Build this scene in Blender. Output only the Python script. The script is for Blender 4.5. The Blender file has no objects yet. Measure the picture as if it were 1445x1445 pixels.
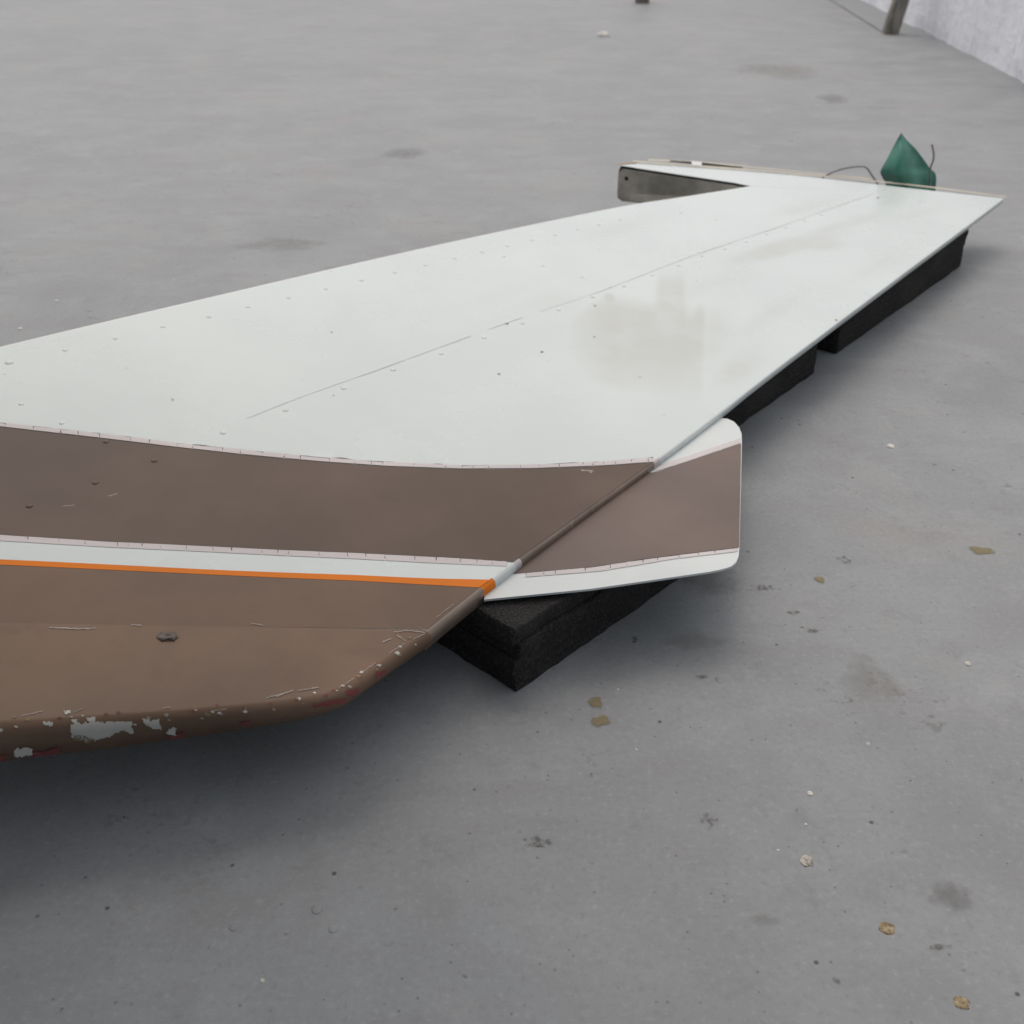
import bpy, bmesh, math, random
from mathutils import Vector, Matrix, noise
from mathutils.bvhtree import BVHTree
random.seed(7)
R = math.radians
scn = bpy.context.scene
COL = scn.collection

# ------------------------------------------------------------------ camera, sky, sun, exposure
CAM_H, PITCH, FPX = 0.65, R(31.5), 1500.0          # eye height (m), tilt below level, focal length in pixels of a 1445 frame
cam_d = bpy.data.cameras.new('camera'); cam = bpy.data.objects.new('camera', cam_d); COL.objects.link(cam)
cam.location = (0, 0, CAM_H); cam.rotation_euler = (R(90) - PITCH, 0, 0)
cam_d.sensor_width = 36; cam_d.lens = FPX / 1445 * 36
cam_d.clip_start = 0.02; cam_d.clip_end = 300
cam_d.dof.use_dof = True; cam_d.dof.focus_distance = 0.95; cam_d.dof.aperture_fstop = 10.0
scn.camera = cam

SUN_EL, SUN_AZ = R(68), R(-12)                       # azimuth clockwise from +Y (view direction)
w = bpy.data.worlds.new('World'); scn.world = w; w.use_nodes = True
nt = w.node_tree; bg = nt.nodes['Background']
sky = nt.nodes.new('ShaderNodeTexSky'); sky.sky_type = 'NISHITA'; sky.sun_disc = False
sky.sun_elevation = SUN_EL; sky.sun_rotation = SUN_AZ
sky.air_density = 0.6; sky.dust_density = 8.0; sky.ozone_density = 0.6
nt.links.new(sky.outputs[0], bg.inputs[0]); bg.inputs[1].default_value = 0.09
sl = bpy.data.lights.new('sun', 'SUN'); sl.energy = 1.5; sl.angle = R(165); sl.color = (1, 0.965, 0.92)
so = bpy.data.objects.new('sun', sl); COL.objects.link(so)
sd = Vector((math.sin(SUN_AZ) * math.cos(SUN_EL), math.cos(SUN_AZ) * math.cos(SUN_EL), math.sin(SUN_EL)))
so.rotation_euler = sd.to_track_quat('Z', 'Y').to_euler(); so.location = sd * 10
scn.view_settings.view_transform = 'Standard'; scn.view_settings.look = 'None'
scn.view_settings.exposure = 0.02; scn.view_settings.gamma = 1

# ------------------------------------------------------------------ helpers
def ray(x, y):
    u = (x - 722.5) / FPX; v = (722.5 - y) / FPX
    c, s = math.cos(PITCH), math.sin(PITCH)
    return Vector((u, c + v * s, -s + v * c))
EYE = Vector((0, 0, CAM_H))
def at_z(x, y, z=0.0):
    d = ray(x, y); return EYE + d * ((z - CAM_H) / d.z)
def project(p):
    q = p - EYE; c, s = math.cos(PITCH), math.sin(PITCH)
    f = q.y * c - q.z * s; v = q.y * s + q.z * c
    return 722.5 + FPX * q.x / f, 722.5 - FPX * v / f

ZT, SLOPE = 0.089, 0.105                             # height of the trailing edge, rise of the skin towards the hinge line
ZB = 0.0775                                          # underside of the rudder, on the foam
TE_A, TE_B = at_z(690, 838, ZT), at_z(1422, 279, ZT)
ES = (TE_B - TE_A).normalized(); EQ = Vector((-ES.y, ES.x, 0))
NS = Vector((-EQ.x * SLOPE, -EQ.y * SLOPE, 1)).normalized()
def on_skin(x, y, off=0.0):
    d = ray(x, y); t = (TE_A - EYE).dot(NS) / d.dot(NS)
    return EYE + d * t + NS * off

def poly_at(pl, n, smooth=True):
    """n points evenly spread along a pixel polyline (Catmull-Rom)"""
    L = [0]
    for a, b in zip(pl, pl[1:]): L.append(L[-1] + math.hypot(b[0] - a[0], b[1] - a[1]))
    out = []
    for i in range(n):
        t = L[-1] * i / (n - 1); k = 0
        while k < len(pl) - 2 and L[k + 1] < t: k += 1
        f = (t - L[k]) / max(1e-9, L[k + 1] - L[k])
        p1, p2 = pl[k], pl[k + 1]
        if smooth and len(pl) > 2:
            p0 = pl[k - 1] if k else (2 * p1[0] - p2[0], 2 * p1[1] - p2[1])
            p3 = pl[k + 2] if k + 2 < len(pl) else (2 * p2[0] - p1[0], 2 * p2[1] - p1[1])
            out.append(tuple(0.5 * (2 * p1[j] + (p2[j] - p0[j]) * f + (2 * p0[j] - 5 * p1[j] + 4 * p2[j] - p3[j]) * f * f
                             + (3 * p1[j] - p0[j] - 3 * p2[j] + p3[j]) * f ** 3) for j in (0, 1)))
        else:
            out.append((p1[0] + (p2[0] - p1[0]) * f, p1[1] + (p2[1] - p1[1]) * f))
    return out

def y_on(pl, x):
    for a, b in zip(pl, pl[1:]):
        if a[0] <= x <= b[0]: return a[1] + (b[1] - a[1]) * (x - a[0]) / (b[0] - a[0])
    a, b = (pl[0], pl[1]) if x < pl[0][0] else (pl[-2], pl[-1])
    return a[1] + (b[1] - a[1]) * (x - a[0]) / (b[0] - a[0])

WORLD_TRIS = {}
def mesh_obj(name, verts, faces, mats, parent=None, smooth=True, mi=None, attrs=None, sharp=None):
    org = parent['origin_v'] if parent is not None and 'origin_v' in parent else (0, 0, 0)
    base = Vector(org)
    me = bpy.data.meshes.new(name)
    me.from_pydata([tuple(Vector(v) - base) for v in verts], [], faces)
    if not isinstance(mats, (list, tuple)): mats = [mats]
    for m in mats: me.materials.append(m)
    if mi: me.polygons.foreach_set('material_index', mi)
    me.polygons.foreach_set('use_smooth', [smooth] * len(me.polygons))
    if attrs:
        for k, vals in attrs.items():
            a = me.attributes.new(k, 'FLOAT', 'POINT'); a.data.foreach_set('value', vals)
    me.validate(); me.update()
    if sharp: me.set_sharp_from_angle(angle=R(sharp))
    o = bpy.data.objects.new(name, me); COL.objects.link(o)
    if parent is not None: o.parent = parent
    WORLD_TRIS[o.name] = ([Vector(v) for v in verts], faces)
    return o
ORIG = {}
def child(name, verts, faces, mats, parent, **k):
    root = parent
    while root.parent: root = root.parent
    b = ORIG.get(root.name, Vector((0, 0, 0)))
    o = mesh_obj(name, [Vector(v) - b for v in verts], faces, mats, parent, **k)
    WORLD_TRIS[o.name] = ([Vector(v) for v in verts], faces)
    return o
def thing(name, label, cat, loc, group=None):
    o = bpy.data.objects.new(name, None); COL.objects.link(o); o.empty_display_size = 0.05
    o.location = loc; o['label'] = label; o['category'] = cat
    if group: o['group'] = group
    ORIG[o.name] = Vector(loc); return o
def bvh(*objs):
    V, F = [], []
    for o in objs:
        v, f = WORLD_TRIS[o.name]; n = len(V); V += v; F += [[i + n for i in q] for q in f]
    return BVHTree.FromPolygons(V, F)

def ruled(A, B, nv, pt):
    n = len(A); V, F = [], []
    for j in range(nv + 1):
        f = j / nv
        for i in range(n):
            V.append(pt(A[i][0] + (B[i][0] - A[i][0]) * f, A[i][1] + (B[i][1] - A[i][1]) * f))
    for j in range(nv):
        for i in range(n - 1):
            a = j * n + i; F.append((a, a + 1, a + n + 1, a + n))
    # faces look up
    nrm = (V[F[0][1]] - V[F[0][0]]).cross(V[F[0][2]] - V[F[0][0]])
    if nrm.z < 0: F = [f[::-1] for f in F]
    return V, F
def join(*parts):
    V, F = [], []
    for v, f in parts:
        n = len(V); V += v; F += [tuple(i + n for i in q) for q in f]
    return V, F
def roll_edge(P, out_sign, rad, zbot, inward=0.06, na=8):
    """rounds a skin over from its shoulder line P down to zbot, then back underneath"""
    n = len(P); V, F = [], []; m = na + 3
    for i, p in enumerate(P):
        t = (P[min(i + 1, n - 1)] - P[max(i - 1, 0)]); t.z = 0; t.normalize()
        nrm = Vector((t.y, -t.x, 0)) * out_sign
        zb = zbot(i / (n - 1)) if callable(zbot) else zbot; D = p.z - zb; r = min(rad(i / (n - 1)) if callable(rad) else rad, D * 0.9)
        a0 = math.atan(-SLOPE * EQ.dot(nrm))
        for k in range(na + 1):
            a = a0 + (math.pi / 2 - a0) * k / na
            V.append(p + nrm * r * (math.sin(a) - math.sin(a0)) - Vector((0, 0, r * (math.cos(a0) - math.cos(a)))))
        e = min(0.003, D * .05)
        V.append(Vector((*(p + nrm * (r * (1 - math.sin(a0)) - e * .3)).xy, zb)))
        V.append(Vector((*(p + nrm * (r - inward)).xy, zb)))
    for i in range(n - 1):
        for k in range(m - 1):
            a = i * m + k; q = (a, a + m, a + m + 1, a + 1)
            F.append(q if out_sign > 0 else q[::-1])
    return V, F

def inside(x, y, P):
    r = False; j = len(P) - 1
    for i in range(len(P)):
        if (P[i][1] > y) != (P[j][1] > y) and x < (P[j][0] - P[i][0]) * (y - P[i][1]) / (P[j][1] - P[i][1]) + P[i][0]: r = not r
        j = i
    return r
def decal(name, poly, tree, mat, parent, off=.0005, step=1.6, jag=2.5, seed=0):
    xs = [p[0] for p in poly]; ys = [p[1] for p in poly]; x0, y0 = min(xs), min(ys)
    nx, ny = int((max(xs) - x0) / step) + 2, int((max(ys) - y0) / step) + 2; idx = {}; V, F = [], []
    def vert(i, j):
        if (i, j) not in idx:
            x, y = x0 + i * step, y0 + j * step; h, nr, _, _ = tree.ray_cast(EYE, ray(x, y).normalized())
            if h is None: return None
            if nr.dot(ray(x, y)) > 0: nr = -nr
            idx[(i, j)] = len(V); V.append(h + nr * off)
        return idx[(i, j)]
    for i in range(nx):
        for j in range(ny):
            cx, cy = x0 + (i + .5) * step, y0 + (j + .5) * step
            jx = jag * noise.noise(Vector((cx * .22, cy * .22, seed))); jy = jag * noise.noise(Vector((cx * .22, cy * .22, seed + 9)))
            if inside(cx + jx, cy + jy, poly):
                q = [vert(i, j), vert(i + 1, j), vert(i + 1, j + 1), vert(i, j + 1)]
                if None not in q: F.append(tuple(q[::-1]))
    if F: return child(name, V, F, mat, parent)
# ------------------------------------------------------------------ materials
class N:
    def __init__(s, name):
        s.m = bpy.data.materials.new(name); s.m.use_nodes = True; s.t = s.m.node_tree
        s.b = s.t.nodes['Principled BSDF']; s.out = s.t.nodes['Material Output']
    def n(s, typ, **k):
        q = s.t.nodes.new(typ)
        for a, v in k.items():
            if a.startswith('i_'): q.inputs[a[2:].replace('_', ' ')].default_value = v
            else: setattr(q, a, v)
        return q
    def l(s, a, b): s.t.links.new(a, b)
    def coord(s, scale=(1, 1, 1), rot=(0, 0, 0)):
        c = s.n('ShaderNodeTexCoord'); mp = s.n('ShaderNodeMapping')
        mp.inputs['Scale'].default_value = scale; mp.inputs['Rotation'].default_value = rot
        s.l(c.outputs['Object'], mp.inputs[0]); return mp.outputs[0]
    def noise(s, co, scale, detail=4, rough=.55, dist=0):
        q = s.n('ShaderNodeTexNoise'); q.inputs['Scale'].default_value = scale; q.inputs['Detail'].default_value = detail
        q.inputs['Roughness'].default_value = rough; q.inputs['Distortion'].default_value = dist
        s.l(co, q.inputs['Vector']); return q.outputs[0]
    def ramp(s, v, *stops):
        q = s.n('ShaderNodeMapRange'); q.interpolation_type = 'SMOOTHSTEP'
        q.inputs[1].default_value, q.inputs[2].default_value, q.inputs[3].default_value, q.inputs[4].default_value = stops
        s.l(v, q.inputs[0]); return q.outputs[0]
    def mix(s, f, a, b, mode='MIX'):
        q = s.n('ShaderNodeMix', data_type='RGBA', blend_type=mode)
        for sock, v in ((q.inputs[0], f), (q.inputs[6], a), (q.inputs[7], b)):
            if hasattr(v, 'links') or hasattr(v, 'is_linked'): s.l(v, sock)
            elif isinstance(v, (int, float)): sock.default_value = v
            else: sock.default_value = (*v, 1)
        return q.outputs[2]
    def math(s, op, a, b=0.0):
        q = s.n('ShaderNodeMath', operation=op)
        for sock, v in ((q.inputs[0], a), (q.inputs[1], b)):
            if isinstance(v, (int, float)): sock.default_value = v
            else: s.l(v, sock)
        return q.outputs[0]
    def attr(s, name):
        q = s.n('ShaderNodeAttribute'); q.attribute_name = name; return q.outputs['Fac']
    def bump(s, h, strength, dist=.001):
        q = s.n('ShaderNodeBump'); q.inputs['Strength'].default_value = strength; q.inputs['Distance'].default_value = dist
        s.l(h, q.inputs['Height']); s.l(q.outputs[0], s.b.inputs['Normal'])
    def set(s, color=None, rough=None, spec=.5):
        if color is not None:
            if isinstance(color, tuple): s.b.inputs['Base Color'].default_value = (*color, 1)
            else: s.l(color, s.b.inputs['Base Color'])
        if rough is not None:
            if isinstance(rough, float): s.b.inputs['Roughness'].default_value = rough
            else: s.l(rough, s.b.inputs['Roughness'])
        s.b.inputs['Specular IOR Level'].default_value = spec
        return s.m

def paint(name, col, rough=.3, var=.06, spec=.5, grime=False, warm=None, bump=.12):
    s = N(name); co = s.coord()
    v = s.noise(co, 5, 5); v2 = s.noise(co, 38, 3); fine = s.noise(co, 420, 2)
    dark = tuple(c * (1 - var * 2.2) for c in col); lite = tuple(min(1, c * (1 + var)) for c in col)
    c = s.mix(s.ramp(v, .3, .7, 0, 1), dark, lite)
    if warm: c = s.mix(s.ramp(s.noise(co, 2.3, 3), .4, .65, 0, .8), c, warm)
    c = s.mix(s.ramp(v2, .5, .8, 0, var * 2), c, tuple(k * .7 for k in col))
    if not grime: c = s.mix(s.ramp(fine, .62, .75, 0, .18), c, tuple(k * .72 for k in col))
    rg = s.ramp(v, .3, .75, rough - .05, rough + .1)
    if grime:
        g = s.attr('grime')
        br = s.math('MULTIPLY', g, s.ramp(s.noise(co, 13, 5, .6), .2, .75, .55, 1.2))
        gg = s.ramp(br, .0, .75, 0, 1)
        c = s.mix(s.math('MULTIPLY', gg, .37), c, (.40, .385, .35))
        sp = s.n('ShaderNodeTexVoronoi'); sp.inputs['Scale'].default_value = 55; s.l(co, sp.inputs['Vector'])
        sel = s.math('MULTIPLY', s.ramp(sp.outputs['Distance'], .05, .14, 1, 0), s.ramp(s.noise(co, 31, 1), .68, .72, 0, 1))
        c = s.mix(s.math('MULTIPLY', sel, .5), c, (.3, .26, .2))
        rg = s.math('ADD', rg, s.math('MULTIPLY', gg, .22))
    s.bump(s.math('ADD', s.math('MULTIPLY', s.noise(co, 4, 2), 4.0), s.math('MULTIPLY', fine, 0.0 if grime else .12)), bump, .002)
    return s.set(c, rg, spec)
WHITE = (.620, .698, .692)
M_white = paint('white_paint', WHITE, .27, .018, .5, grime=True, bump=.22)
M_whiteedge = paint('white_edge_paint', (.66, .72, .72), .35, .04)
M_brown = paint('brown_paint', (.136, .099, .078), .34, .10, .16)
M_cap = paint('cap_brown_paint', (.212, .140, .096), .40, .16, .18, warm=(.225, .158, .108))
M_brown_b = paint('lower_brown_paint', (.184, .125, .089), .40, .12, .16, warm=(.20, .13, .087))
M_tab = paint('tab_brown_paint', (.190, .150, .132), .42, .08, .15)
M_brown_lit = paint('lit_brown_paint', (.30, .235, .185), .28, .2, .7)  # brown paint made lighter, so the highlight on the rolled edge is in its colour
M_orange = paint('orange_paint', (.76, .21, .016), .45, .05, .12)
M_tape = paint('cracked_tape', (.60, .575, .578), .5, .06)
M_resid = paint('dark_residue', (.07, .065, .065), .7, .1)
M_chip = paint('primer_white', (.60, .60, .55), .6, .10)
M_olive = paint('olive_primer', (.28, .24, .12), .7, .2)
M_red = paint('red_primer', (.23, .055, .055), .6, .25)
M_scratch = paint('scratch_grey', (.42, .38, .34), .6, .2)
M_metal = N('worn_metal')
def _m():
    s = N('worn_aluminium'); co = s.coord(); v = s.noise(co, 14, 6, .65)
    c = s.mix(s.ramp(v, .3, .7, 0, 1), (.24, .225, .185), (.46, .43, .37)); s.bump(s.noise(co, 60, 4), .3, .002)
    return s.set(c, .5, .5)
M_metal = _m()
M_edge = paint('bare_edge', (.50, .48, .40), .6, .15)
M_screw = paint('worn_screw_head', (.11, .085, .07), .4, .5)
M_primer = paint('orange_primer', (.45, .26, .15), .6, .2)
M_sealant = paint('seam_sealant', (.53, .565, .565), .6, .12)
M_dark = paint('painted_gap_shade', (.02, .02, .02), .9, .1)  # near-black colour paints in the shade inside gaps and holes
def _foam():
    s = N('black_foam'); co = s.coord()
    lay = s.noise(s.coord((3, 3, 130)), 1, 3); f = s.noise(co, 330, 3, .7); v = s.noise(co, 12, 4)
    c = s.mix(s.ramp(f, .45, .8, 0, 1), (.035, .035, .035), (.105, .105, .103))
    c = s.mix(s.ramp(v, .5, .75, 0, .6), c, (.075, .074, .072))
    wd = s.n('ShaderNodeTexVoronoi'); wd.inputs['Scale'].default_value = 420; s.l(co, wd.inputs['Vector'])
    c = s.mix(s.math('MULTIPLY', s.ramp(wd.outputs['Distance'], .08, .2, 1, 0), s.ramp(s.noise(co, 90, 2), .55, .65, 0, .8)), c, (.26, .26, .25))
    s.bump(s.math('ADD', f, s.math('MULTIPLY', lay, 1.6)), 1.0, .006)
    return s.set(c, .95, .15)
M_foam = _foam()
def _floor():
    s = N('concrete'); co = s.coord()
    big = s.noise(co, 1.1, 5, .6, .4); mid = s.noise(co, 6, 6, .62, .3); st = s.noise(s.coord((3.2, 7, 7), (0, 0, R(24))), 1.6, 6, .6, .5)
    fine = s.noise(co, 120, 4, .6); gr = s.noise(co, 700, 2)
    c = s.mix(s.ramp(mid, .3, .72, 0, 1), (.232, .252, .265), (.300, .326, .341))
    c = s.mix(s.ramp(big, .42, .64, 0, .45), c, (.312, .330, .335))
    c = s.mix(s.ramp(st, .46, .70, 0, .55), c, (.238, .244, .254))
    c = s.mix(s.ramp(s.noise(co, 3.1, 4, .6), .53, .68, 0, .25), c, (.315, .308, .28))
    c = s.mix(s.ramp(fine, .58, .75, 0, .30), c, (.16, .16, .155))
    c = s.mix(s.ramp(s.noise(co, 24, 5, .7), .52, .7, 0, .28), c, (.19, .195, .195))
    c = s.mix(s.ramp(s.noise(s.coord((1, 1, 1), (0, 0, 1)), 11, 5, .7), .54, .7, 0, .28), c, (.36, .375, .385))
    gg = s.noise(co, 170, 6, .78)
    c = s.mix(s.ramp(gg, .53, .66, 0, .34), c, (.175, .182, .185))
    c = s.mix(s.ramp(gg, .47, .34, 0, .34), c, (.40, .425, .44))
    # dark smudges in clusters
    cl = s.ramp(s.noise(co, 4.3, 3), .56, .68, 0, 1)
    c = s.mix(s.math('MULTIPLY', cl, s.ramp(s.noise(co, 55, 5, .7), .55, .66, 0, .55)), c, (.11, .10, .085))
    def dots(scale, r0, r1, keep, col, a, base):
        vo = s.n('ShaderNodeTexVoronoi'); vo.inputs['Scale'].default_value = scale; s.l(co, vo.inputs['Vector'])
        wn = s.n('ShaderNodeSeparateColor'); s.l(vo.outputs['Color'], wn.inputs[0])
        m = s.math('MULTIPLY', s.ramp(vo.outputs['Distance'], r0, r1, a, 0), s.ramp(wn.outputs[0], keep, keep + .02, 0, 1))
        return s.mix(m, base, col), m
    c, m4 = dots(95, .04, .16, .72, (.10, .095, .085), .6, c)
    c, m1 = dots(38, .03, .10, .74, (.055, .05, .045), .85, c)
    c, m2 = dots(26, .02, .07, .88, (.52, .51, .48), .8, c)
    c, m3 = dots(15, .02, .075, .80, (.13, .12, .10), .7, c)
    s.bump(s.math('SUBTRACT', s.math('ADD', s.math('MULTIPLY', fine, .35), s.math('MULTIPLY', gr, .35)), s.math('MULTIPLY', m1, .8)), .35, .0015)
    return s.set(c, s.ramp(mid, .3, .7, .5, .68), .3)
M_floor = _floor()
def _wall():
    s = N('wall_plaster'); co = s.coord()
    a = s.noise(s.coord((9, 9, 2.2)), 1.5, 5); b = s.noise(co, 26, 5)
    c = s.mix(s.ramp(a, .45, .7, 0, 1), (.88, .895, .93), (.79, .81, .85)); c = s.mix(s.ramp(b, .58, .72, 0, .5), c, (.42, .43, .46))
    s.bump(s.math('ADD', b, a), .8, .01); return s.set(c, .85, .3)
M_wall = _wall()
def _wood():
    s = N('weathered_wood'); a = s.noise(s.coord((60, 60, 6)), 1, 5)
    c = s.mix(s.ramp(a, .3, .7, 0, 1), (.10, .095, .08), (.28, .265, .225)); s.bump(a, .5, .003); return s.set(c, .8, .3)
M_wood = _wood()
def _green():
    s = N('green_plastic'); co = s.coord(); a = s.noise(co, 25, 3)
    c = s.mix(s.ramp(a, .35, .7, 0, 1), (.036, .175, .122), (.056, .23, .172)); s.bump(a, .2, .003); return s.set(c, .38, .5)
M_green = _green()
M_wire = paint('grey_wire', (.22, .22, .21), .5, .1)
def _stain(name, col, amt, lo=.25, hi=.95, brk=.9, sc=160):
    s = N(name); co = s.coord(); g = s.attr('cover')
    br = s.math('ADD', g, s.math('MULTIPLY', s.math('SUBTRACT', s.noise(co, sc, 5, .7), .5), brk))
    m = s.math('MULTIPLY', s.ramp(br, lo, hi, 0, amt), s.ramp(g, .0, .2, 0, 1))
    s.set(col, .6, .4); tr = s.n('ShaderNodeBsdfTransparent'); mx = s.n('ShaderNodeMixShader')
    s.l(m, mx.inputs[0]); s.l(tr.outputs[0], mx.inputs[1]); s.l(s.b.outputs[0], mx.inputs[2]); s.l(mx.outputs[0], s.out.inputs[0])
    return s.m
M_ochre = _stain('ochre_stain', (.235, .20, .105), .75, .2, .95, 1.1, 120)
M_grey_st = _stain('grey_stain', (.185, .185, .175), .4, .2, 1.5, 1.6, 60)
M_dark_st = _stain('dark_stain', (.11, .105, .09), .6, .62, 1.35, 3.2, 190)
M_tan_st = _stain('tan_stain', (.265, .255, .22), .34, .2, 1.5, 1.8, 45)
def _stone(name, a, b):
    s = N(name); co = s.coord(); v = s.noise(co, 260, 4, .7); c = s.mix(s.ramp(v, .35, .65, 0, 1), a, b); s.bump(v, .8, .002); return s.set(c, .6, .4)
M_stone = _stone('pale_stone', (.20, .19, .16), (.55, .53, .47))
M_stone_b = _stone('tan_stone', (.16, .12, .06), (.44, .36, .22))

M_strip = paint('strip_grey', (.15, .15, .155), .8, .2)
M_blocker = paint('blocker_grey', (.62, .60, .55), .8, .1)

# ------------------------------------------------------------------ setting: floor and wall
fx, fy = 26, 26
floor = mesh_obj('floor', [(-fx, -8, 0), (fx, -8, 0), (fx, 40, 0), (-fx, 40, 0)], [(0, 1, 2, 3)], M_floor)
floor['kind'] = 'structure'
# wall along the right
W0, W1 = at_z(1445, 117), at_z(1273, 29)
wd = (W1 - W0).normalized(); wn = Vector((wd.y, -wd.x, 0))
if wn.x < 0: wn = -wn
def wall():
    t = thing('plaster_wall', 'rough white plastered wall with a ragged dirty foot at the right', 'wall', tuple(W0))
    n = 260; V, F = [], []; L0, L1 = -4.0, 14.0
    rows = [0, .012, .03, .07, .2, .6, 1.1]
    for i in range(n + 1):
        s = L0 + (L1 - L0) * i / n
        for j, z in enumerate(rows):
            off = .010 * noise.noise(Vector((s * 9, z * 9, 1))) + .02 * noise.noise(Vector((s * 1.4, z * 2, 5)))
            if j < 2: off += .022 * max(0, noise.noise(Vector((s * 14, 0, 9))))
            V.append(W0 + wd * s + wn * off + Vector((0, 0, z)))
        V.append(W0 + wd * s + wn * .2 + Vector((0, 0, 1.1))); V.append(W0 + wd * s + wn * .2)
    m = len(rows) + 2
    for i in range(n):
        for k in range(m - 1):
            a = i * m + k; F.append((a, a + 1, a + m + 1, a + m))
    child('plaster_face', V, F, M_wall, t)
    return t
wall()

# thin dark strip on the floor beyond the wooden post
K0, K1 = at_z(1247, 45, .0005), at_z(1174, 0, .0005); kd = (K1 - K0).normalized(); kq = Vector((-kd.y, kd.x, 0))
child('floor_strip', [K0, K0 + kq * .014, K0 + kd * 6 + kq * .014, K0 + kd * 6], [(0, 1, 2, 3)], M_strip, floor)

# unseen slab on posts, added to darken the near floor
def box(x0, x1, y0, y1, z0, z1):
    V = [(x, y, z) for z in (z0, z1) for y in (y0, y1) for x in (x0, x1)]
    return V, [(0, 2, 3, 1), (4, 5, 7, 6), (0, 1, 5, 4), (1, 3, 7, 5), (3, 2, 6, 7), (2, 0, 4, 6)]
blocker = thing('light_blocker', 'grey slab on posts added out of view to shade the near floor', 'blocker', (-3, -1.5, 0))
for px_ in (-8.5, -4.5, -.3): child('blocker_post', *box(px_, px_ + .08, -1.6, -1.52, 0, 1.35), M_wood, blocker, smooth=False)
child('blocker_top', *box(-9, .02, -1.7, 1.22, 1.352, 1.42), M_blocker, blocker, smooth=False)

# ------------------------------------------------------------------ the rudder
rb = at_z(700, 600, 0)
rud = thing('aircraft_rudder', 'white and brown aircraft rudder lying flat across black foam blocks', 'rudder', (0.1, 1.3, ZB))
TE_SH = [(592, 897.5), (674, 832), (724, 794), (833, 714), (921, 652), (1010, 586), (1110, 509), (1415, 281)]   # shoulder above the rolled trailing edge
SEAM = [(-330, 872), (-60, 758), (100, 693), (348, 592), (411, 567), (469, 546), (555, 515.5), (672, 472.5), (758, 442), (836, 416), (922, 383), (988, 358), (1096, 322), (1164, 298), (1262, 264)]
HINGE = [(-430, 598), (0, 491.5), (300, 420.5), (600, 351), (860, 296), (960, 279.5), (1030, 268.5), (1062, 263.2)]
def blob(x, y, cx, cy, rx, ry, soft=.5, rot=0):
    dx, dy = x - cx, y - cy; c, s = math.cos(R(rot)), math.sin(R(rot)); dx, dy = dx * c + dy * s, -dx * s + dy * c
    d = math.hypot(dx / rx, dy / ry); return max(0, min(1, (1 + soft - d) / (2 * soft)))
BIG = [(800, 500), (805, 445), (850, 418), (925, 432), (928, 395), (938, 380), (940, 410), (948, 378), (955, 405), (962, 372), (970, 430), (972, 455), (982, 432), (992, 428), (998, 440), (994, 545), (990, 580), (900, 560), (830, 540)]
def grime(p):
    x, y = project(p); g = 0
    if 750 < x < 1030 and 330 < y < 620:
        g = .62 / 16 * sum(inside(x + dx, y + dy, BIG) for dx in (-5, -2, 2, 5) for dy in (-9, -3, 3, 9)) * max(0, min(1, (600 - y) / 110)) * max(.0, min(1, (x - 770) / 90))
    g = max(g, .55 * blob(x, y, 1105, 350, 80, 12, .5, -14), .42 * blob(x, y, 1190, 318, 70, 7, .7, -16), .4 * blob(x, y, 1010, 470, 26, 60, .8, 12), .35 * blob(x, y, 1090, 440, 60, 12, .8, -32), .3 * blob(x, y, 1300, 300, 50, 8, .8, -14), .3 * blob(x, y, 690, 420, 60, 10, .9, -16), .42 * blob(x, y, 1040, 520, 42, 22, .7, -35), .38 * blob(x, y, 1140, 292, 50, 9, .7, -12), .45 * blob(x, y, 1160, 345, 34, 9, .6),
            .35 * blob(x, y, 880, 320, 40, 10, .8, -12), .9 * blob(x, y, 860, 421, 9, 6, .5, 40), .3 * blob(x, y, 785, 425, 40, 14, .9), .3 * blob(x, y, 1010, 400, 60, 14, .9, -20), .32 * blob(x, y, 1230, 380, 60, 14, .9, -30))
    return g
def skin_attr(V): return {'grime': [grime(v) for v in V]}
V, F = ruled(poly_at(TE_SH, 300), poly_at(SEAM, 300), 130, lambda x, y: on_skin(x, y, .0012))
n = 300; edge = [V[-n + i] - NS * .0014 for i in range(n)]              # visible cut edge of the overlapping sheet
base = len(V); V += edge
F += [(base - n + i, base - n + i + 1, base + i + 1, base + i) for i in range(n - 1)]
aft = child('aft_skin', V, F, M_white, rud, attrs=skin_attr(V), sharp=40)
SE2 = [(x + 4, y + 6) for x, y in SEAM]
f1 = ruled(poly_at(SE2, 240), poly_at(HINGE, 240), 60, on_skin)
HN = [(872, 233), (1035, 257.5), (1062, 263), (1266, 270)]; HF = [(893, 230), (1100, 245), (1180, 254), (1262, 263)]
f2 = ruled(poly_at(HN, 80, False), poly_at(HF, 80, False), 6, on_skin)
V, F = join(f1, f2)
fwd = child('forward_skin', V, F, M_white, rud, attrs=skin_attr(V))
P = [on_skin(x, y) for x, y in poly_at(HINGE, 120)]
V, F = roll_edge(P, -1, .016, ZB)
child('hinge_edge', V, F, M_whiteedge, rud)
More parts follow.
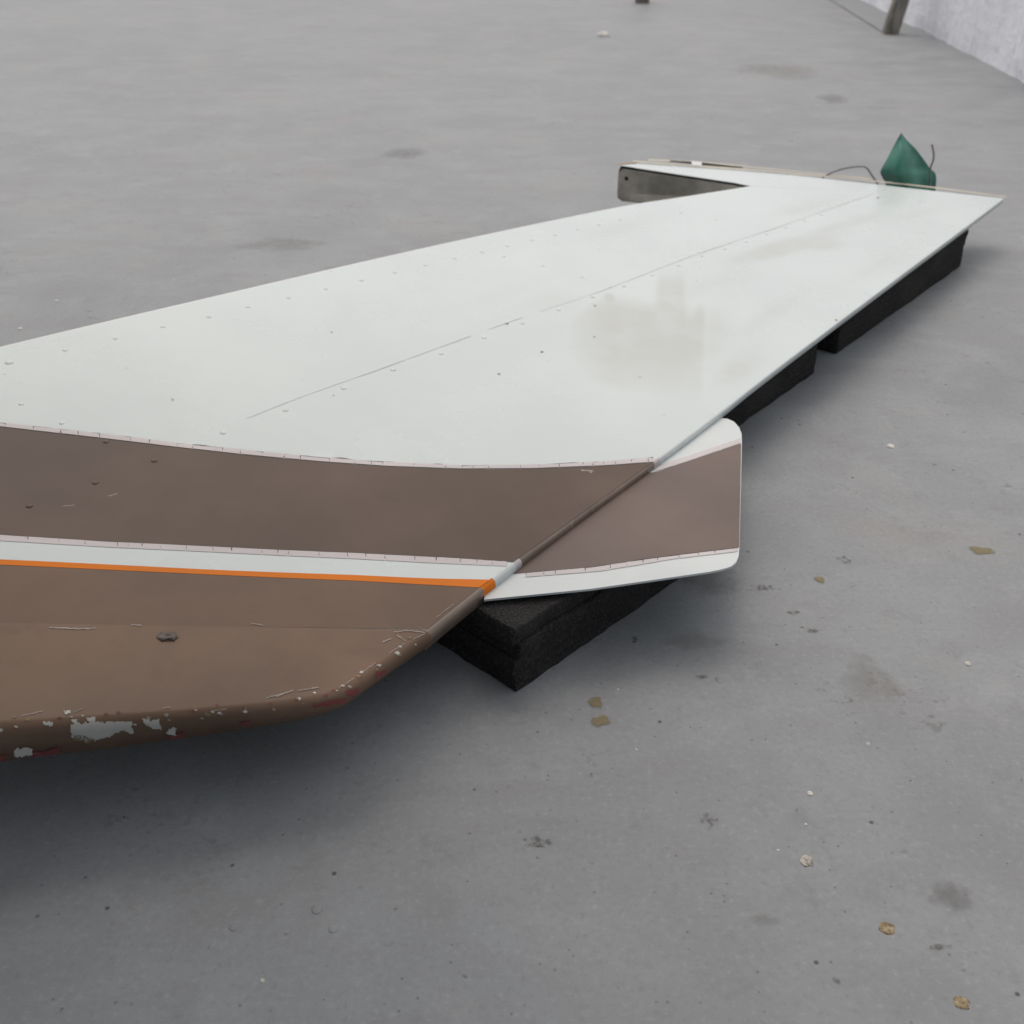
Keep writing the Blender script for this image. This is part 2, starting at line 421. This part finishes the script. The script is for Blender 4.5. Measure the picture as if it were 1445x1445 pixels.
# trailing edge, rolled over; paint bands run over it
tp = poly_at(TE_SH, 420); P = [on_skin(x, y, .0012) for x, y in tp]
V, F = roll_edge(P, 1, lambda f: .0060 - .0042 * min(1, f * 1.5), lambda f: ZB - .001 + .006 * min(1, max(0, f - .12) * 2.2))
m = len(V) // len(P); mi = []
for i in range(len(P) - 1):
    x = tp[i][0]
    k = 0 if x > 927 else 3 if x > 920 else 1 if x > 731 else 3 if x > 722 else 0 if x > 692 else 2 if x > 676 else 1
    mi += [k] * (m - 1)
te = child('trailing_edge', V, F, [M_whiteedge, M_brown_lit, M_orange, M_tape], rud, mi=mi)
child('tip_edge', *ruled(poly_at([(893, 227.5), (1100, 243), (1290, 261.6), (1419, 278)], 60), poly_at([(893, 230), (1100, 245.2), (1290, 263.5), (1420, 280)], 60), 1, lambda x, y: on_skin(x, y, .0016)), M_edge, rud)
# painted bands on the skin
T1a = [(-330, 563), (0, 598), (150, 614), (250, 627), (350, 637), (450, 647), (550, 654), (650, 658.5), (750, 657.5), (850, 653), (923, 647)]
T1b = [(-330, 570), (0, 604), (150, 621), (250, 633), (350, 644), (450, 653), (550, 660), (650, 663.5), (750, 663), (850, 659), (921, 654)]
T2a = [(-330, 735), (0, 756.5), (150, 766), (300, 773), (400, 778), (500, 782), (600, 787), (724, 794)]
T2b = [(-330, 742), (0, 765), (150, 774), (300, 781), (400, 786), (500, 790.5), (600, 796), (716, 801)]
ORa = [(-330, 777), (0, 791.5), (150, 798.5), (300, 806), (400, 810), (500, 813.5), (600, 818), (692, 820)]
ORb = [(-330, 785), (0, 799), (150, 806), (300, 813), (400, 817.5), (500, 821.5), (600, 827), (676, 831)]
CAPL = [(-400, 876), (0, 881), (300, 886), (603, 890)]
def band(name, A, B, mat, off, parent=rud, pt=on_skin, nu=120, nv=10):
    V, F = ruled(poly_at(A, nu), poly_at(B, nu), nv, lambda x, y: pt(x, y, off)); return child(name, V, F, mat, parent)
BEND = [(-330, 735), (0, 756.5), (150, 766), (300, 773), (400, 778), (500, 782), (600, 787), (724, 795)]
bb = band('brown_stripe', T1b, BEND, M_brown, .0016)
bw = band('brown_stripe', ORb, [(-330, 877), (0, 881), (300, 886), (604, 889)], M_brown_b, .0016)
orange = band('orange_stripe', ORa, ORb, M_orange, .0018)
def tape(A, B, x0, x1, parent, pt, off, wmin=14, wmax=46, gap=.8, resid=1.0, jag=1.0):
    if resid:
        xs = [x0 + (x1 - x0) * i / 200 for i in range(201)]
        V, F = ruled([(x, y_on(A, x) + .4 * random.random() - 3.2 * max(0, noise.noise(Vector((x * .03, 3, y_on(A, 0) * .1))) - .12)) for x in xs], [(x, y_on(A, x) + (y_on(B, x) - y_on(A, x)) * resid) for x in xs], 1, lambda x, y: pt(x, y, off))
        child('tape_residue', V, F, M_resid, parent)
    x = x0
    while x < x1 - 4:
        wd_ = min(random.uniform(wmin, wmax), x1 - x); a, b = x + gap * random.uniform(.2, .9), x + wd_ - gap * random.uniform(.1, .6)
        sk = random.uniform(-1.5, 2.5); xs = [a + (b - a) * i / 5 for i in range(6)]
        cut = random.choice((0, 0, .3, .8, 1.4)) * jag; d0 = random.choice((0, 0, 0, 1.2)) * jag
        A2 = [(q + sk * .5, y_on(A, q) + cut * (i / 5) + .15 + d0 * (1 - i / 5)) for i, q in enumerate(xs)]
        B2 = [(q - sk * .5, y_on(B, q) - .2) for q in xs]
        V, F = ruled(A2, B2, 2, lambda x, y: pt(x, y, off + .0003)); child('tape_piece', V, F, M_tape, parent, smooth=False)
        x += wd_
tape(T1a, T1b, -330, 921, rud, on_skin, .0018, resid=.75, jag=.8)
tape(T2a, T2b, -330, 716, rud, on_skin, .0013, resid=.6, jag=.15)
# fibreglass end cap
SH = [(-400, 1060), (-150, 1031), (0, 1018), (150, 1009), (300, 998), (400, 988), (455, 979), (488, 966), (530, 938), (602, 892)]
t_ = ruled(poly_at(CAPL, 160), poly_at(SH, 160), 40, lambda x, y: on_skin(x, y, .0016))
P = [on_skin(x, y, .0016) for x, y in poly_at(SH, 160)]
V, F = join(t_, roll_edge(P, 1, lambda f: .0122 - .0062 * f, lambda f: ZB - .0015 + .0035 * max(0, f - .8) / .2, na=12))
cap = child('end_cap', V, F, M_cap, rud)
# horn rib and tip parts
RIB = [(896, 230.2), (882, 231.0), (875, 232.0), (872.6, 232.9), (873.5, 233.6), (880, 234.6), (1035, 257.9), (1062, 263.4)]
def rib():
    pts = poly_at(RIB, 90, False); pts3 = [on_skin(*q) for q in pts]; n = len(pts3); V, F = [], []; zb = ZB + .008
    L = [0]
    for a, b in zip(pts3, pts3[1:]): L.append(L[-1] + (b - a).length)
    tip = min(range(n), key=lambda i: pts3[i].x)
    for i, p in enumerate(pts3):
        t = (pts3[min(i + 1, n - 1)] - pts3[max(i - 1, 0)]); t.z = 0; t.normalize(); o = Vector((t.y, -t.x, 0)); o = -o if o.y > 0 and i > tip else o
        d = abs(L[i] - L[tip]); rd = .012 * max(0, 1 - d / .012) ** 2
        top = p.z - .0008 - rd
        for dz, dn in ((0, -.002), (-.0035, -.002), (-.0036, 0)): V.append(Vector((p.x, p.y, top + dz)) + o * dn)
        V.append(Vector((p.x, p.y, zb + .016 + rd * .5))); fl_ = min(1, max(0, (L[i] - L[tip]) / .05)); V.append(Vector((p.x, p.y, zb + .013 + rd * .5)) + o * .003 * fl_)
        V.append(Vector((p.x, p.y, zb + .003 + rd)) + o * .010 * fl_); V.append(Vector((p.x, p.y, zb + rd)) + o * .008 * fl_); V.append(Vector((p.x, p.y, zb + rd)) - o * .02)
    mi = []
    for i in range(n - 1):
        for k in range(7): a = i * 8 + k; F.append((a, a + 1, a + 9, a + 8)); mi.append(1 if k < 2 or k == 6 else 0)
    return child('horn_rib', V, F, [M_metal, M_dark], rud, mi=mi, sharp=35)
rb_o = rib()
decal('rivet_hole_shade', [(881.5, 249.5), (885, 249), (887, 252), (885.5, 255), (882, 254.5)], bvh(rb_o), M_dark, rb_o, .0006, .8, .3, 3)
strip_tip = lambda nm, A, B, m_, o_: child(nm, *ruled(poly_at(A, 40), poly_at(B, 40), 1, lambda x, y: on_skin(x, y, o_)), m_, rud)
strip_tip('tip_flange', [(915, 223.5), (985, 226.8), (1060, 234), (1232, 251)], [(915, 226), (985, 228.6), (1060, 235.8), (1232, 252.5)], M_edge, -.001)
strip_tip('tip_opening_shade', [(946, 226.8), (976, 228.8)], [(944, 228.6), (976, 232)], M_dark, .0008)  # flat black strips paint the dark inside the open tip
strip_tip('tip_opening_shade', [(990, 229.8), (1020, 233), (1048, 236)], [(990, 234), (1020, 236.4), (1048, 238)], M_dark, .0008)
strip_tip('tip_lug', [(976, 228), (990, 229.4)], [(976, 236), (990, 237)], M_whiteedge, .0012)
strip_tip('primer_edge', [(872.4, 232), (880, 230.6), (900, 229.6)], [(872.8, 233.2), (882, 232.2), (898, 231)], M_primer, .0009)

# trim tab on the trailing edge
ZTAB = .0825
def on_tab(x, y, off=0.0): return at_z(x, y, ZTAB + off)
OUT = [(683, 846), (833, 831), (924, 818), (1000, 807), (1020, 803), (1032, 799), (1039, 793), (1042.5, 784), (1043.5, 770), (1047, 625), (1046.5, 612), (1043, 603), (1036, 595), (1027, 591), (1018, 590), (1005, 590), (880, 668), (800, 730), (690, 815)]
def tab():
    V = [on_tab(x, y) for x, y in OUT]; n = len(V); V += [v - Vector((0, 0, .0022)) for v in V]
    bm = bmesh.new(); vs = [bm.verts.new(v) for v in V]
    bm.faces.new(vs[:n]); bm.faces.new(vs[n:][::-1])
    for i in range(n): j = (i + 1) % n; bm.faces.new((vs[i], vs[n + i], vs[n + j], vs[j]))
    bmesh.ops.recalc_face_normals(bm, faces=bm.faces); bmesh.ops.triangulate(bm, faces=[f for f in bm.faces if len(f.verts) > 4])
    bm.verts.index_update()
    o = child('trim_tab', [v.co.copy() for v in bm.verts], [tuple(v.index for v in f.verts) for f in bm.faces], M_whiteedge, rud, smooth=False)
    return o
tb = tab()
TBa = [(880, 684), (922, 666.5), (943, 660), (971, 651), (1046.3, 625.5)]
TBb = [(700, 813), (741, 808), (833, 800), (924, 786.6), (1041, 772.5), (1043, 772)]
band('brown_stripe', [(700, 798), (800, 727), (880, 672), (922, 666.5), (943, 660), (971, 651), (1046, 625.5)], TBb, M_tab, .0004, tb, on_tab, 60, 8)
tape([(922, 658), (943, 652), (971, 643), (1046, 617.5)], [(922, 666), (943, 659.5), (971, 650.5), (1046, 625)], 924, 1045, tb, on_tab, .0002, 16, 34, resid=0, jag=.3)
tape([(741, 808.5), (833, 800.5), (924, 787.2), (1041, 773)], [(741, 814.5), (848, 806), (954, 788.5), (1043, 778)], 742, 1041, tb, on_tab, .0002, 16, 46, .9, resid=.7, jag=.3)
sm = poly_at(SEAM[3:], 200); k = 0
while k < 190:                                                   # the sealant shows only here and there
    e = min(199, k + random.randint(4, 16)); wv = random.uniform(.25, .75); seg = sm[k:e + 1]
    if len(seg) > 2: child('seam_sealant', *ruled([(x, y - .15) for x, y in seg], [(x, y + wv * math.sin(math.pi * (q + .3) / len(seg)) ** .5) for q, (x, y) in enumerate(seg)], 1, lambda x, y: on_skin(x, y, .0015)), M_sealant, rud)
    k = e + random.choice((0, 0, 0, 2, 5))
# rivets
bm = bmesh.new(); bmesh.ops.create_uvsphere(bm, u_segments=14, v_segments=8, radius=1)
bmesh.ops.delete(bm, geom=[v for v in bm.verts if v.co.z < -.2], context='VERTS')
rv = bpy.data.meshes.new('rivet'); bm.to_mesh(rv); rv2 = rv.copy()
for me, mt in ((rv, M_whiteedge), (rv2, M_brown)):
    me.materials.append(mt); me.polygons.foreach_set('use_smooth', [True] * len(me.polygons))
rq = NS.to_track_quat('Z', 'Y')
def rivet(x, y, r=.0036, brown=False, off=.0012):
    o = bpy.data.objects.new('rivet', rv2 if brown else rv); COL.objects.link(o); o.parent = rud
    o.location = on_skin(x, y, off) - ORIG[rud.name]; o.rotation_mode = 'QUATERNION'; o.rotation_quaternion = rq; o.scale = (r, r, r * .34)
for x, y in [(42, 716), (135, 683), (218, 652), (150, 625)]: rivet(x, y, .0034, True, .0017)
for x, y in [(315, 612), (403, 580), (485, 549), (555, 523), (622, 500), (683, 477.5), (737, 457), (788, 438), (836, 420), (880, 405), (920, 389), (957, 375.5), (989, 362), (1022, 352), (1052, 342), (1081, 331), (1108, 322), (1134, 312.5), (1158, 304)]: rivet(x, y)
for x, y in [(13, 511), (92, 494), (163, 477.5), (230, 461), (295, 447), (350, 433), (407, 420), (460, 407.5), (510, 395.5), (557, 384.5), (600, 374), (641, 364.5), (680, 355.5), (716, 347), (750, 339), (783, 331.5), (815, 324), (845, 317), (874, 310)]: rivet(x, y, .0034, off=0)
rivet(13, 511.5, .005, off=0)
for x, y in [(30, 570), (87, 597), (711, 362), (766, 375), (821, 391), (960, 300), (1010, 310)]: rivet(x, y, .003, off=0)
# raycast decals on the finished surfaces
tree = bvh(cap, aft, bw, te)
chips = [(M_chip, [(100, 1022), (128, 1019), (186, 1018), (188, 1034), (172, 1031), (158, 1037), (140, 1043), (118, 1045), (101, 1040)]),
         (M_chip, [(201, 1014), (212, 1017), (226, 1014), (227, 1029), (217, 1028), (204, 1020)]), (M_chip, [(235, 1030), (248, 1025), (249, 1038), (236, 1036)]),
         (M_chip, [(102, 1014), (109, 1016), (108, 1021), (101, 1020)]), (M_chip, [(61, 1018), (73, 1019), (74, 1024), (62, 1023)]), (M_chip, [(20, 1056), (44, 1054), (46, 1064), (30, 1068), (20, 1066)]),
         (M_chip, [(90, 1003), (99, 1003), (99, 1007), (91, 1007)]), (M_chip, [(122, 1013), (133, 1012), (133, 1019), (124, 1019)]),
         (M_olive, [(103, 1036), (120, 1038), (135, 1043), (125, 1047), (104, 1044)]),
         (M_red, [(46, 1060), (62, 1060), (84, 1054), (86, 1061), (66, 1067), (48, 1068)]), (M_red, [(236, 1038), (252, 1035), (262, 1033), (260, 1040), (238, 1043)]), (M_red, [(-2, 1066), (8, 1064), (6, 1074), (-2, 1076)]),
         (M_red, [(338, 1019), (354, 1016), (354, 1021), (342, 1024)]), (M_red, [(440, 995), (470, 987), (488, 985), (486, 991), (462, 996), (442, 999)]), (M_red, [(488, 976), (506, 970), (503, 979), (492, 983)]), (M_red, [(528, 950), (544, 944), (542, 952), (530, 957)])]
for k, (mt, pl) in enumerate(chips): decal('paint_chip', pl, tree, mt, rud, .0006, 1.4, 3.0, k)
def scratch(pts, wpx, mat=M_scratch, seed=0):
    wpx *= .78; up = [(x, y - wpx / 2) for x, y in pts]; dn = [(x, y + wpx / 2) for x, y in pts][::-1]
    decal('scratch', up + dn, tree, mat, rud, .0005, .7, .9, seed)
for k, (pts, wp) in enumerate([([(70, 886), (95, 887), (110, 888), (135, 887)], 1.8), ([(185, 882), (200, 883)], 1.8), ([(555, 893), (575, 890), (600, 893)], 1.8), ([(390, 983), (413, 975)], 2.4), ([(376, 985), (394, 981)], 2),
        ([(300, 1003), (320, 1001)], 1.8), ([(230, 1000), (240, 998)], 2), ([(560, 897), (572, 905)], 2), ([(540, 906), (552, 902)], 2), ([(428, 974), (445, 971)], 1.2), ([(478, 972), (500, 957)], 1.1), ([(512, 948), (530, 936)], 1.1), ([(549, 922), (572, 908)], 1.2), ([(583, 903), (600, 894)], 1.5), ([(590, 886), (603, 892)], 1.4), ([(88, 715), (106, 713)], 1.3), ([(152, 701), (165, 697)], 1.2),
        ([(820, 664), (838, 665), (832, 667)], 2.4), ([(615, 872), (640, 853)], 1.4), ([(355, 880), (372, 883)], 1.3), ([(30, 1011), (60, 1004)], 1.6), ([(105, 1005), (118, 1000)], 1.6), ([(420, 975), (450, 971)], 1.6)]): scratch(pts, wp, seed=k + 40)
edge_px = [(0, 1022), (150, 1012), (300, 1001), (400, 991), (455, 982), (488, 968), (530, 940), (600, 894)]
for k in range(60):
    x = random.uniform(0, 598); y = y_on(edge_px, x) + random.gauss(4, 9) * (1 - .5 * x / 600); rr = random.uniform(.8, 2.6)
    decal('paint_chip', [(x - rr * 1.8, y), (x - rr * .4, y - rr), (x + rr * 1.6, y - rr * .3), (x + rr * .5, y + rr)], tree, random.choice((M_chip, M_chip, M_scratch, M_red, M_olive)), rud, .0005, .6, 1.2, k + 200)
tree_w = bvh(aft, fwd)
for k in range(20):
    y = random.uniform(275, 640); x = random.uniform(30, 1300); rr = random.uniform(.9, 2.0)
    if y > y_on(T1a, x) - 6 and x < 930: continue
    decal('dirt_speck', [(x - rr * 1.3, y), (x, y - rr * .7), (x + rr * 1.4, y - .2), (x + .3, y + rr * .7)], tree_w, random.choice((M_olive, M_scratch, M_sealant)), rud, .0004, .7, .6, k)
# damaged screw on the cap
p = on_skin(236, 901, .0018); V, F = [], []
for k, (rr, hh) in enumerate([(.0062, 0), (.0052, .0016), (.003, .0012), (.0012, .0004)]):
    for i in range(14):
        a = 2 * math.pi * i / 14; j = 1 + .5 * noise.noise(Vector((math.cos(a) * 2, math.sin(a) * 2, k)))
        V.append(p + Vector((math.cos(a) * rr * 1.5 * j, math.sin(a) * rr * .8 * j, hh)))
for k in range(3):
    for i in range(14): F.append((k * 14 + i, k * 14 + (i + 1) % 14, (k + 1) * 14 + (i + 1) % 14, (k + 1) * 14 + i))
F.append(tuple(range(42, 56)))
child('damaged_screw', V, F, M_screw, rud)
# wires out of the open tip
def tube(name, pts, r, mat, parent):
    V, F = [], []; n = len(pts)
    for i, p in enumerate(pts):
        t = (pts[min(i + 1, n - 1)] - pts[max(i - 1, 0)]).normalized(); a = t.cross(Vector((.3, 1, .2))).normalized(); b = t.cross(a)
        for k in range(6): V.append(p + (a * math.cos(k * math.pi / 3) + b * math.sin(k * math.pi / 3)) * r)
    for i in range(n - 1):
        for k in range(6): F.append((i * 6 + k, i * 6 + (k + 1) % 6, i * 6 + 6 + (k + 1) % 6, i * 6 + 6 + k))
    return child(name, V, F, mat, parent)
def at_y(x, y, Y): d = ray(x, y); return EYE + d * (Y / d.y)
te0 = on_skin(1200, 255); yb = te0.y + .03
tube('bent_wire', [at_y(x, y, yb) for x, y in poly_at([(1160, 251), (1175, 243), (1195, 237), (1215, 235), (1223, 237), (1230, 247), (1237, 257), (1240, 264)], 30)], .0016, M_wire, rud)
yg = on_skin(1290, 265).y + .035
tube('bent_wire', [at_y(x, y, yg + .02) for x, y in poly_at([(1315, 204), (1317.5, 216), (1317, 226), (1313, 238), (1312, 262)], 24)], .0018, M_wire, rud)

# ------------------------------------------------------------------ green sheet behind the tip
def green():
    t = thing('plastic_scrap', 'torn green plastic piece folded to a point beside the rudder tip', 'plastic scrap', (0, 0, 0))
    Lf = [(1272, 188), (1263, 204), (1252, 225), (1243, 242), (1245, 250), (1250, 260), (1252, 282)]
    Rt = [(1272.5, 188), (1279, 197), (1291, 209), (1302, 223), (1312, 237), (1321, 249), (1318, 285)]
    A, B = poly_at(Lf, 40), poly_at(Rt, 40); V, F = [], []; m = 16
    for j in range(40):
        for i in range(m + 1):
            f = i / m; x = A[j][0] + (B[j][0] - A[j][0]) * f; y = A[j][1] + (B[j][1] - A[j][1]) * f
            wv = abs(B[j][0] - A[j][0]) * .0011
            V.append(at_y(x, y, yg + .02 - wv * (f / .32 if f < .32 else (1 - f) / .68 + .18 * math.sin((f - .32) / .68 * math.pi * 2)) * .55 + .012 * f + .004 * math.sin(j * .25 + f * 3)))
    for j in range(39):
        for i in range(m): a = j * (m + 1) + i; F.append((a, a + 1, a + m + 2, a + m + 1))
    nV = len(V); V2 = [v + Vector((0, .0025, 0)) for v in V]; F2 = [tuple(q + nV for q in f)[::-1] for f in F]
    o = child('sheet', V + V2, F + F2, M_green, t)
    return t
green()

# ------------------------------------------------------------------ foam blocks
def foam(label, corners, h, name='foam_block', layers=1):
    """corners: four ground points; a stack of soft-edged foam sheets"""
    c = sum(corners, Vector()) / 4
    t = thing(name, label, 'foam block', tuple(c), 'black foam blocks under the rudder')
    for L in range(layers):
        z0, z1 = h * L / layers, h * (L + 1) / layers - (.0004 if layers > 1 else 0)
        bm = bmesh.new(); vs = []
        for z in (z0, z1): vs += [bm.verts.new((q.x, q.y, z)) for q in [q + Vector((random.uniform(-.0022, .0022), random.uniform(-.0022, .0022), 0)) * (layers > 1 and L) for q in corners]]
        for f in ((3, 2, 1, 0), (4, 5, 6, 7), (0, 1, 5, 4), (1, 2, 6, 5), (2, 3, 7, 6), (3, 0, 4, 7)): bm.faces.new([vs[i] for i in f])
        bmesh.ops.recalc_face_normals(bm, faces=bm.faces)
        bmesh.ops.bevel(bm, geom=[e for e in bm.edges], offset=.0035 if layers == 1 else .0016, segments=3, affect='EDGES', profile=.5)
        bmesh.ops.subdivide_edges(bm, edges=[e for e in bm.edges if e.calc_length() > .05], cuts=26, use_grid_fill=True)
        for v in bm.verts:
            k = v.co * 26; v.co += Vector((noise.noise(k), noise.noise(k + Vector((7, 0, 0))), noise.noise(k + Vector((0, 9, 0))) * (.5 if v.co.z > .004 else 0))) * .0022; k2 = v.co * 150; v.co += Vector((noise.noise(k2), noise.noise(k2 + Vector((3, 0, 0))), 0)) * .0011
        bm.verts.index_update(); V = [v.co.copy() for v in bm.verts]; F = [tuple(v.index for v in f.verts) for f in bm.faces]; bm.free()
        child('foam_sheet' if layers > 1 else 'foam_body', V, F, M_foam, t)
    return t
HF_ = .0762
def block(p0, p1, depth, label, layers=1):
    a, b = at_z(*p0), at_z(*p1); d = (b - a).normalized(); q = Vector((-d.y, d.x, 0))
    return foam(label, [a, b, b + q * depth, a + q * depth], HF_, layers=layers)
block((728, 978), (1000, 789), .30, 'nearest black foam block, poking out below the brown trim tab', layers=4)
block((960, 660), (1150, 527), .26, 'middle black foam block, half hidden behind the trim tab')
block((1180, 501), (1355, 377), .26, 'farthest black foam block, below the white pointed tip corner')

# ------------------------------------------------------------------ wooden legs in the far background
def post(px0, px1, top, wpx, label):
    a = at_z(*px0); b = at_y(*px1, a.y + .02); d = (b - a).normalized(); L = .75
    w_ = wpx / FPX * (a - EYE).length / 2
    V, F = [], []; n = 14
    for i in range(n + 1):
        c = a + d * L * i / n
        for sx, sy in ((-1, -1), (-.8, -1.0), (.8, -1), (1, -.8), (1, 1), (-1, 1)): V.append(c + Vector((sx * w_, sy * w_ * .8, 0)) + Vector((noise.noise(c * 9) * .003, 0, 0)))
    for i in range(n):
        for k in range(6): F.append((i * 6 + k, i * 6 + (k + 1) % 6, i * 6 + 6 + (k + 1) % 6, i * 6 + 6 + k))
    F += [tuple(range(6))[::-1], tuple(range(n * 6, n * 6 + 6))]
    t = thing('wooden_post', label, 'post', tuple(a), 'wooden posts in the background')
    child('post_shaft', V, F, M_wood, t, smooth=False)
post((1256, 48), (1272, 0), 0, 17, 'weathered wooden post leaning beside the white wall')
post((906, 4), (908, -40), 0, 17, 'weathered wooden post on open floor, only its foot in view')

# ------------------------------------------------------------------ crumbs, stains and aggregate on the floor
def spot(x, y, rx, ry, mat, name='floor_stain', z=.0006, seed=0, rot=0):
    c = at_z(x, y); ex = (at_z(x + rx, y) - c).length; ey = (at_z(x, y - ry) - c).length
    V, F, cov = [c + Vector((0, 0, z))], [], [1.0]; n = 28; rings = [.35, .65, .85, 1.0]; g = [.95, .7, .35, 0]
    for k, rr in enumerate(rings):
        for i in range(n):
            a = 2 * math.pi * i / n; j = 1 + .45 * noise.noise(Vector((math.cos(a) * 1.3, math.sin(a) * 1.3, seed * 3.7)))
            u, v = math.cos(a) * ex * rr * j, math.sin(a) * ey * rr * j
            V.append(c + Vector((u * math.cos(rot) - v * math.sin(rot), u * math.sin(rot) + v * math.cos(rot), z))); cov.append(g[k])
    F += [(0, 1 + i, 1 + (i + 1) % n) for i in range(n)]
    for k in range(3):
        for i in range(n): F.append((1 + k * n + i, 1 + (k + 1) * n + i, 1 + (k + 1) * n + (i + 1) % n, 1 + k * n + (i + 1) % n))
    return child(name, V, F, mat, floor, attrs={'cover': cov})
for k, (x, y, rx, ry, m_) in enumerate([(841, 992, 14, 9, M_ochre), (847, 1018, 17, 10, M_ochre), (1385, 777, 20, 8, M_ochre), (1156, 818, 8, 6, M_ochre), (1342, 1265, 40, 22, M_grey_st), (1225, 960, 55, 35, M_tan_st),
        (895, 903, 9, 7, M_dark_st), (860, 700, 0.1, .1, M_dark_st), (1000, 820, 60, 30, M_grey_st), (572, 217, 38, 10, M_grey_st), (1148, 890, 14, 5, M_dark_st), (1120, 865, 14, 5, M_dark_st), (990, 955, 12, 6, M_dark_st), (1330, 1337, 26, 7, M_dark_st),
        (1002, 1160, 16, 14, M_dark_st), (760, 1190, 30, 14, M_dark_st), (1190, 790, 16, 7, M_dark_st), (1080, 830, 30, 6, M_dark_st), (1076, 1300, 28, 12, M_tan_st), (1045, 205, 0.1, .1, M_grey_st), (700, 950, .1, .1, M_grey_st),
        (400, 345, 75, 12, M_tan_st), (1100, 100, 70, 14, M_tan_st), (1175, 140, 30, 8, M_grey_st), (1180, 1385, 10, 6, M_dark_st), (980, 905, 50, 18, M_tan_st)]):
    if rx > 1: spot(x, y, rx, ry, m_, z=.0006 + k * .00002, seed=k)
for k in range(48):
    x, y = random.uniform(0, 1445), random.uniform(900, 1440)
    spot(x, y, random.uniform(2, 4.6), random.uniform(1.4, 3), random.choice((M_dark_st, M_dark_st, M_grey_st)), z=.0014 + k * .00001, seed=k + 50, rot=random.uniform(-.6, .6))
def pebble(name, x, y, r, mat, hgt, label=None, cat=None, parent=None, group=None, seed=0):
    c = at_z(x, y); rr = r / FPX * (c - EYE).length
    bm = bmesh.new(); bmesh.ops.create_icosphere(bm, subdivisions=3, radius=1); V = []
    for v in bm.verts:
        k = v.co.normalized(); j = 1 + .28 * noise.noise(k * 1.6 + Vector((seed * 5, 0, 0))) + .10 * noise.noise(k * 5 + Vector((seed, 3, 0)))
        V.append(c + Vector((k.x * rr * j, k.y * rr * j * 1.05, max(-.0005, k.z * rr * hgt * j))))
    bm.verts.index_update(); F = [tuple(v.index for v in f.verts) for f in bm.faces]; bm.free()
    if parent: return child(name, V, F, mat, parent)
    b = c; o = mesh_obj(name, [v - b for v in V], F, mat); o.location = c; o['label'] = label; o['category'] = cat
    if group: o['group'] = group
    return o
for k, (x, y, r, mt) in enumerate([(1139, 1215, 9, M_stone), (1252, 1310, 9.5, M_stone_b), (1357, 1415, 9, M_stone_b), (1155, 817, 5, M_stone), (1016, 960, 6, M_floor), (470, 1311, 6, M_floor), (447, 1283, 7, M_floor), (330, 1308, 6, M_floor)]):
    pebble('aggregate_stone', x, y, r, mt, .16, parent=floor, seed=k)
pebble('pebble', 851, 51, 7.5, M_chip, .75, 'small pale pebble alone on the floor beyond the rudder', 'pebble', seed=31)
for k, (x, y, r) in enumerate([(1143, 1120, 4), (1137, 1163, 2), (872, 973, 2), (898, 1058, 2), (1366, 937, 4), (1098, 1200, 2), (370, 1384, 3), (1257, 630, 5), (28, 464, 3), (80, 425, 3)]):
    pebble('paint_crumb', x, y, r, M_chip, .5, parent=floor, seed=k + 60)
